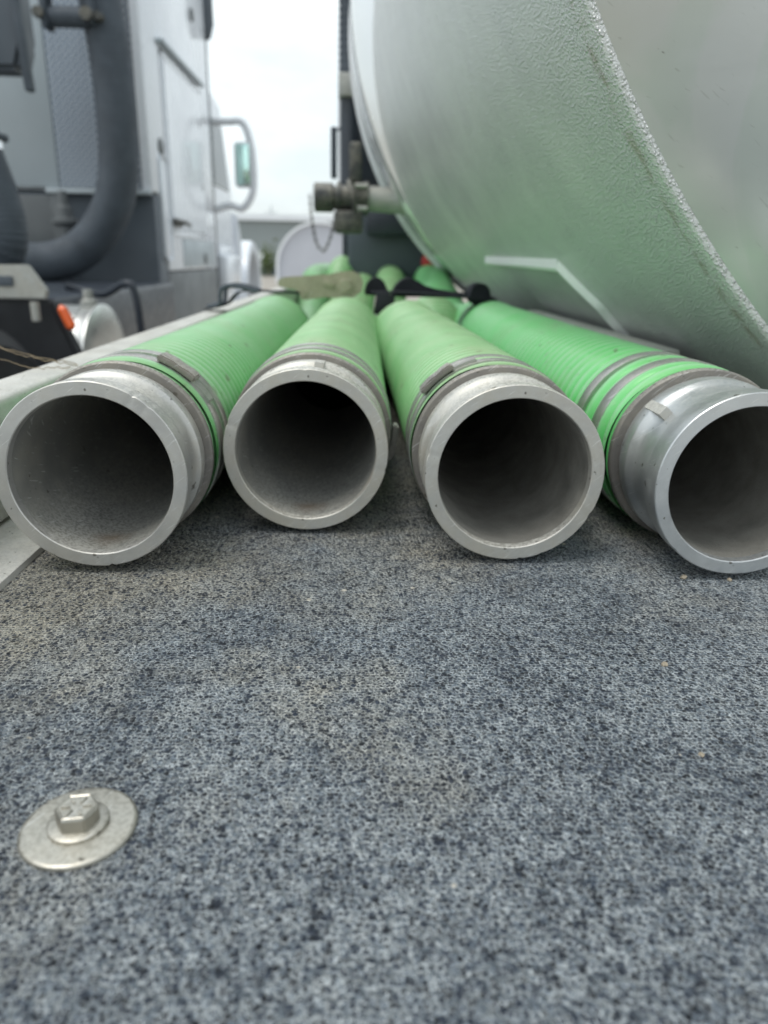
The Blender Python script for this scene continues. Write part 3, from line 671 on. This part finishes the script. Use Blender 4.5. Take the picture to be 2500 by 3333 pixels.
# tall locker door with raised frame, hinges and latch
dr = MB().prism([(5.46, .17), (6.60, .17), (6.60, 1.20), (5.46, 1.20)], 'X', SX+.002, SX+.018, .006).build('locker_door', 'white', body)
q = MB()
for a, b_ in (((5.42, .14), (5.455, 1.24)), ((6.605, .14), (6.64, 1.24)), ((5.42, 1.205), (6.64, 1.245)), ((5.42, .12), (6.64, .165))): q.box((SX+.001, a[0], a[1]), (SX+.011, b_[0], b_[1]), .003)
q.build('door_frame', 'white', dr)
q = MB().box((SX+.002, 5.36, 1.262), (SX+.05, 6.66, 1.285), .004); q.build('drip_rail', 'greypanel', dr)
for (yy, z, r_) in ((6.52, 1.72, .045), (6.52, .98, .045), (6.52, .52, .045), (6.52, -.02, .045), (5.29, .66, .05)):
    MB().put(*lathe((SX, yy, z), (1, 0, 0), [(0, r_), (.012, r_), (.018, r_*.66), (.019, .001)], 20)).build('rivet_cap', 'midgrey', body)
q = MB(); q.box((SX+.018, 5.42, .19), (SX+.05, 5.62, .24), .01); q.sweep([(SX+.03, 5.45, .215), (SX+.09, 5.50, .215), (SX+.09, 5.62, .20)], .012, 8, True); q.build('latch', 'valve', dr)
q0 = MB().box((SX+.0015, 5.75, -.08), (SX+.006, 6.95, .12), .002).build('decal_plate', 'greypanel', body)
for r_ in range(3): MB().box((SX+.0062, 5.95, .00-r_*.034), (SX+.0075, 6.42-.06*r_, .016-r_*.034)).build('print_line', 'greypanel', q0, smooth=False)
# dark stack at the back corner of the cab
h = MB(); h.put(*lathe((SX-.04, 7.14, .6), (0, 0, 1), [(0, .03), (1.1, .035), (1.12, .07), (1.22, .10), (1.7, .10), (2.2, .06)], 20)); h.build('exhaust_stack', 'darkgrey', N)
# cab
cabp = [(7.20, -.62), (7.20, 1.35), (7.45, 1.42), (7.95, 1.36), (8.42, .62), (8.44, -.62)]
cb = MB().prism(cabp, 'X', -3.65, SX-.06, .03).build('cab', 'white', N)
MB().prism([(7.42, .62), (7.42, 1.18), (7.92, 1.16), (8.22, .62)], 'X', SX-.059, SX-.050, .003).build('side_window', 'glass', cb)
MB().box((SX-.058, 7.22, -.60), (SX-.045, 7.38, 1.3), .004).build('door_post', 'midgrey', cb)
MB().box((SX-.058, 7.40, -.10), (SX-.030, 8.30, .10), .02).build('door_panel', 'white', cb)
q = MB(); q.box((SX-.07, 7.35, -.32), (SX+.05, 8.1, .02), .05); q.build('fuel_tank', 'white', N)
# hood with wheel arch
hd = MB().prism([(8.45, -.3), (8.45, .48), (9.4, .36), (10.2, .18), (10.3, -.5), (9.95, -.6)], 'X', -3.35, SX-.42, .05).build('hood', 'white', N)
fe = []
for a in np.linspace(math.pi, 0, 21): fe.append((9.35+.66*math.cos(a), -.48+.66*math.sin(a)))
fi = [(9.35+.53*math.cos(a), -.48+.53*math.sin(a)) for a in np.linspace(0, math.pi, 21)]
MB().prism(fe+fi, 'X', SX-.42, SX+.02, .02).build('fender', 'white', N)
MB().prism([(8.45, -.55), (8.45, .45), (8.72, .16), (8.70, -.5)], 'X', SX-.42, SX-.02, .02).build('cowl_side', 'white', N)
def wheel(cx, cy, cz, r, w, parent, name='front_wheel'):
    o = add(name, *lathe((cx-w, cy, cz), (1, 0, 0), [(0, r*.55), (0, r*.9), (w*.15, r), (w*.85, r), (w, r*.9), (w, r*.55)], 48), 'tyre', parent)
    add('rim', *lathe((cx-w*.5, cy, cz), (1, 0, 0), [(0, r*.56), (w*.45, r*.56), (w*.40, r*.45), (w*.2, r*.30), (w*.3, r*.15), (w*.3, .001)], 32), 'pipe', o)
wheel(SX-.02, 9.35, -.90, .50, .28, N)
# mirror on its loop arm
q = MB(); q.sweep(catmull([(-1.32, 7.30, 1.12), (-1.18, 7.30, 1.125), (-1.06, 7.30, 1.12), (-1.00, 7.30, .99), (-.975, 7.30, .80), (-.985, 7.30, .56), (-1.08, 7.30, .42), (-1.20, 7.30, .44), (-1.33, 7.30, .40)], 10), .032, 12, True)
arm = q.build('mirror_arm', 'whitemat', N)
q = MB().box((-1.140, 7.262, .590), (-.985, 7.35, .965), .03).build('mirror_shell', 'whitemat', arm)
MB().box((-1.122, 7.252, .610), (-1.003, 7.2625, .945), .004).build('mirror_glass', 'mirror', q)
# big black suction hoses and their fittings
def path_tube(K, r, mat, name, parent, n=40, per=14, rings=None, caps=True):
    P = catmull(K, per)
    if rings:
        L = np.r_[0, np.cumsum(np.linalg.norm(np.diff(P, axis=0), axis=1))]; s_ = np.arange(0, L[-1], rings/4); P = np.stack([np.interp(s_, L, P[:, c]) for c in range(3)], 1)
        rr = np.interp(s_, L, np.interp(np.linspace(0, 1, len(L)), np.linspace(0, 1, len(r)), r)) if np.ndim(r) else np.full(len(s_), r)
        rr = rr*(1+(.006 if rings > .025 else .016)*np.cos(2*math.pi*s_/rings))
    else: rr = np.interp(np.linspace(0, 1, len(P)), np.linspace(0, 1, len(r)), r) if np.ndim(r) else r
    return add(name, *sweep(P, rr, n, caps), mat, parent, sharp=80)
path_tube([(-1.49, 4.72, 2.2), (-1.445, 4.72, 1.5), (-1.395, 4.72, 1.0), (-1.395, 4.72, .60), (-1.44, 4.72, .32), (-1.56, 4.72, .12), (-1.72, 4.70, -.01), (-1.92, 4.66, -.055), (-2.2, 4.6, -.01), (-2.6, 4.5, .02)], .112, 'black', 'suction_hose_pipe', N, rings=.03)
bx0 = -.10
path_tube([(-1.49+bx0, 3.35, .95), (-1.475+bx0, 3.35, .72), (-1.45+bx0, 3.35, .52), (-1.44+bx0, 3.35, .44)], [.03, .045, .065, .072], 'blackpaint', 'duct_elbow', N)
bl = path_tube([(-1.44+bx0, 3.35, .40), (-1.425+bx0, 3.35, .25), (-1.415+bx0, 3.35, .12), (-1.43+bx0, 3.35, .02), (-1.52+bx0, 3.35, -.04)], [.072, .098, .108, .108, .10], 'black', 'bellows_hose', N, rings=.02)
add('clamp_ring', *lathe((-1.44+bx0, 3.35, .395), (0, 0, 1), [(0, .070), (0, .080), (.030, .080), (.030, .070)], 40), 'polish', bl)
add('flange_ring', *lathe((-1.44+bx0, 3.35, .430), (0, 0, 1), [(0, .070), (0, .104), (.018, .104), (.018, .070)], 40), 'black', bl)
V, F = lathe((-1.66+bx0, 3.12, .055), (.25, -1, .05), [(0, .125), (0, .146), (.02, .152), (.04, .146), (.04, .125)], 40); add('chrome_ring', V, F, 'polish', bl)
MB().prism([(-2.2, .70), (-1.40, .70), (-1.365, .80), (-1.37, 1.14), (-1.42, 1.20), (-2.2, 1.22)], 'Y', 3.45, 3.60, .02).build('black_box', 'darkgrey', N)
MB().box((-1.385, 3.42, .62), (-1.355, 3.47, 1.14), .008, rot=(Vector((-1.38, 3.45, .9)), 'Y', R(-3))).build('box_edge', 'black', N)
# hydraulic hinge near the top
q = MB(); q.put(*lathe((-1.66, 4.62, 1.19), (1, 0, 0), [(0, .001), (0, .05), (.20, .05), (.20, .001)], 24)); q.box((-1.70, 4.56, 1.13), (-1.665, 4.68, 1.36), .01); q.box((-1.46, 4.58, 1.15), (-1.42, 4.66, 1.36), .01)
hg = q.build('hinge_cylinder', 'black', N)
q = MB(); q.put(*lathe((-1.69, 4.60, 1.30), (1, 0, 0), [(0, .001), (0, .014), (.26, .014), (.26, .001)], 14)); q.put(*lathe((-1.70, 4.53, 1.19), (0, 1, 0), [(0, .001), (0, .028), (.02, .03)], 16)); q.put(*lathe((-1.45, 4.53, 1.19), (0, 1, 0), [(0, .001), (0, .032), (.02, .034)], 16)); q.put(*lathe((-1.40, 4.56, 1.19), (0, 1, 0), [(0, .001), (0, .022), (.05, .024)], 12)); q.put(*lathe((-1.43, 4.54, 1.32), (0, 1, 0), [(0, .001), (0, .026), (.05, .028)], 12))
q.build('hinge_pin', 'valve', hg)
# small grey valve beside the hose
q = MB(); q.put(*lathe((-1.775, 4.8, .02), (0, 0, 1), [(0, .02), (.02, .045), (.13, .05), (.15, .08), (.17, .08), (.18, .05), (.24, .045), (.25, .03), (.33, .025), (.33, .001)], 24)); q.build('drain_valve', 'midgrey', N)
# low rear frame of the neighbour: slotted bracket, mudguard, marker lamp, tyre, polished air tank
q = MB(); bp = [(-1.45, -.040), (-.925, -.032), (-.880, -.100), (-.885, -.122), (-1.45, -.122)]
q.prism(bp, 'Y', 2.18, 2.20, .003)
br = q.build('slotted_bracket', 'pipe', N)
MB().box((-1.15, 2.174, -.090), (-.968, 2.1795, -.062), .0025).build('slot', 'darkgrey', br)
MB().put(*lathe((-.905, 2.15, -.180), (0, 0, 1), [(0, .001), (0, .012), (.05, .012), (.05, .001)], 12)).build('stud', 'pipe', br); MB().put(*lathe((-1.15, 2.12, -.165), (1, 0, 0), [(0, .018), (.14, .018), (.14, .001)], 14)).build('cross_rod', 'pipe', br)
mg = MB().prism([(-1.6, -.125), (-.882, -.125), (-.79, -.36), (-.86, -.55), (-1.6, -.60)], 'Y', 2.20, 2.26, .01).build('mudguard', 'tyre', N)
q = add('marker_lamp', *sweep([(-.852, 2.19, -.140), (-.846, 2.19, -.150), (-.826, 2.19, -.198), (-.822, 2.19, -.207)], [.004, .014, .014, .004], 16, True), 'orange', mg)
wheel(-.88, 1.80, -.66, .50, .28, N, 'rear_wheel')
V, F = lathe((-1.47, 3.02, -.42), (1, -.04, 0), [(0, .001), (0, .20), (.02, .23), (.385, .23), (.39, .237), (.405, .237), (.41, .23), (.44, .23), (.45, .237), (.462, .237), (.468, .22), (.472, .16), (.474, .001)], 56)
at_ = add('air_tank', V, F, 'satin', N)
q = MB(); q.put(*lathe((-1.05, 2.985, -.21), (0, 0, 1), [(0, .03), (.04, .03), (.045, .018), (.08, .018), (.08, .001)], 14)); q.build('tank_fitting', 'pipe', at_)
path_tube([(-1.32, 3.5, -.14), (-1.15, 3.45, -.17), (-1.03, 3.40, -.12), (-.99, 3.40, -.16), (-.98, 3.42, -.35)], .016, 'blackpaint', 'air_line', N, n=14)
MB().box((-2.6, 2.3, -.62), (-1.20, 5.0, -.16), .03).build('chassis', 'blackpaint', N)

# ------------------------------------------------------------------ dry twigs and mud bits
def strand(K, r, label, name='dry_stalk', mat='straw'):
    P = catmull(K, 10); P = P+rng.normal(size=P.shape)*.0006
    o = add(name, *sweep(P, np.linspace(r, r*.4, len(P)), 6, True), mat, origin=P[0]); o['label'] = label; o['category'] = 'stalk'; o['group'] = 'dry stalks caught on the rail'
st = [[(-.262, .700, -.0985), (-.300, .69, -.090), (-.345, .70, -.078), (-.40, .72, -.058), (-.46, .74, -.048)],
      [(-.268, .715, -.0990), (-.310, .70, -.088), (-.37, .71, -.070), (-.44, .72, -.050)],
      [(-.265, .69, -.0990), (-.30, .685, -.098), (-.335, .69, -.089), (-.352, .71, -.080)]]
lb_ = ['longest thin dry stalk sticking out left from the side rail', 'thin dry stalk lying close beside the longest one on the rail', 'short bent dry stalk lying along the side rail top']
for K, l in zip(st, lb_): strand(K, .00045, l)
def clod(p, r, label):
    bm = bmesh.new(); bmesh.ops.create_icosphere(bm, subdivisions=2, radius=r)
    for v in bm.verts: v.co = Vector((v.co.x*(1+rng.normal()*.18), v.co.y*(1+rng.normal()*.18), v.co.z*.7*(1+rng.normal()*.18)))
    V = np.array([v.co[:] for v in bm.verts])+np.array(p); F = [[v.index for v in f.verts] for f in bm.faces]; bm.free()
    o = add('mud_crumb', V, F, 'dirt', origin=p); o['label'] = label; o['category'] = 'mud crumb'; o['group'] = 'dried mud crumbs'
clod((.0025, .5315, -.0975), .0024, 'dried mud crumb stuck inside the upper right rim of the second coupler')
clod((.214, .440, DZ+.001), .0022, 'dried mud crumb on the mat touching the rightmost coupler')
clod((.243, .436, DZ+.001), .0016, 'smaller dried mud crumb on the mat right under the rightmost coupler')
clod((.158, .330, DZ+.0005), .0018, 'small pale crumb on the mat in front of the rightmost coupler')
clod((.145, .257, DZ+.0003), .0012, 'tiny pale crumb lying on the open right half of the mat')
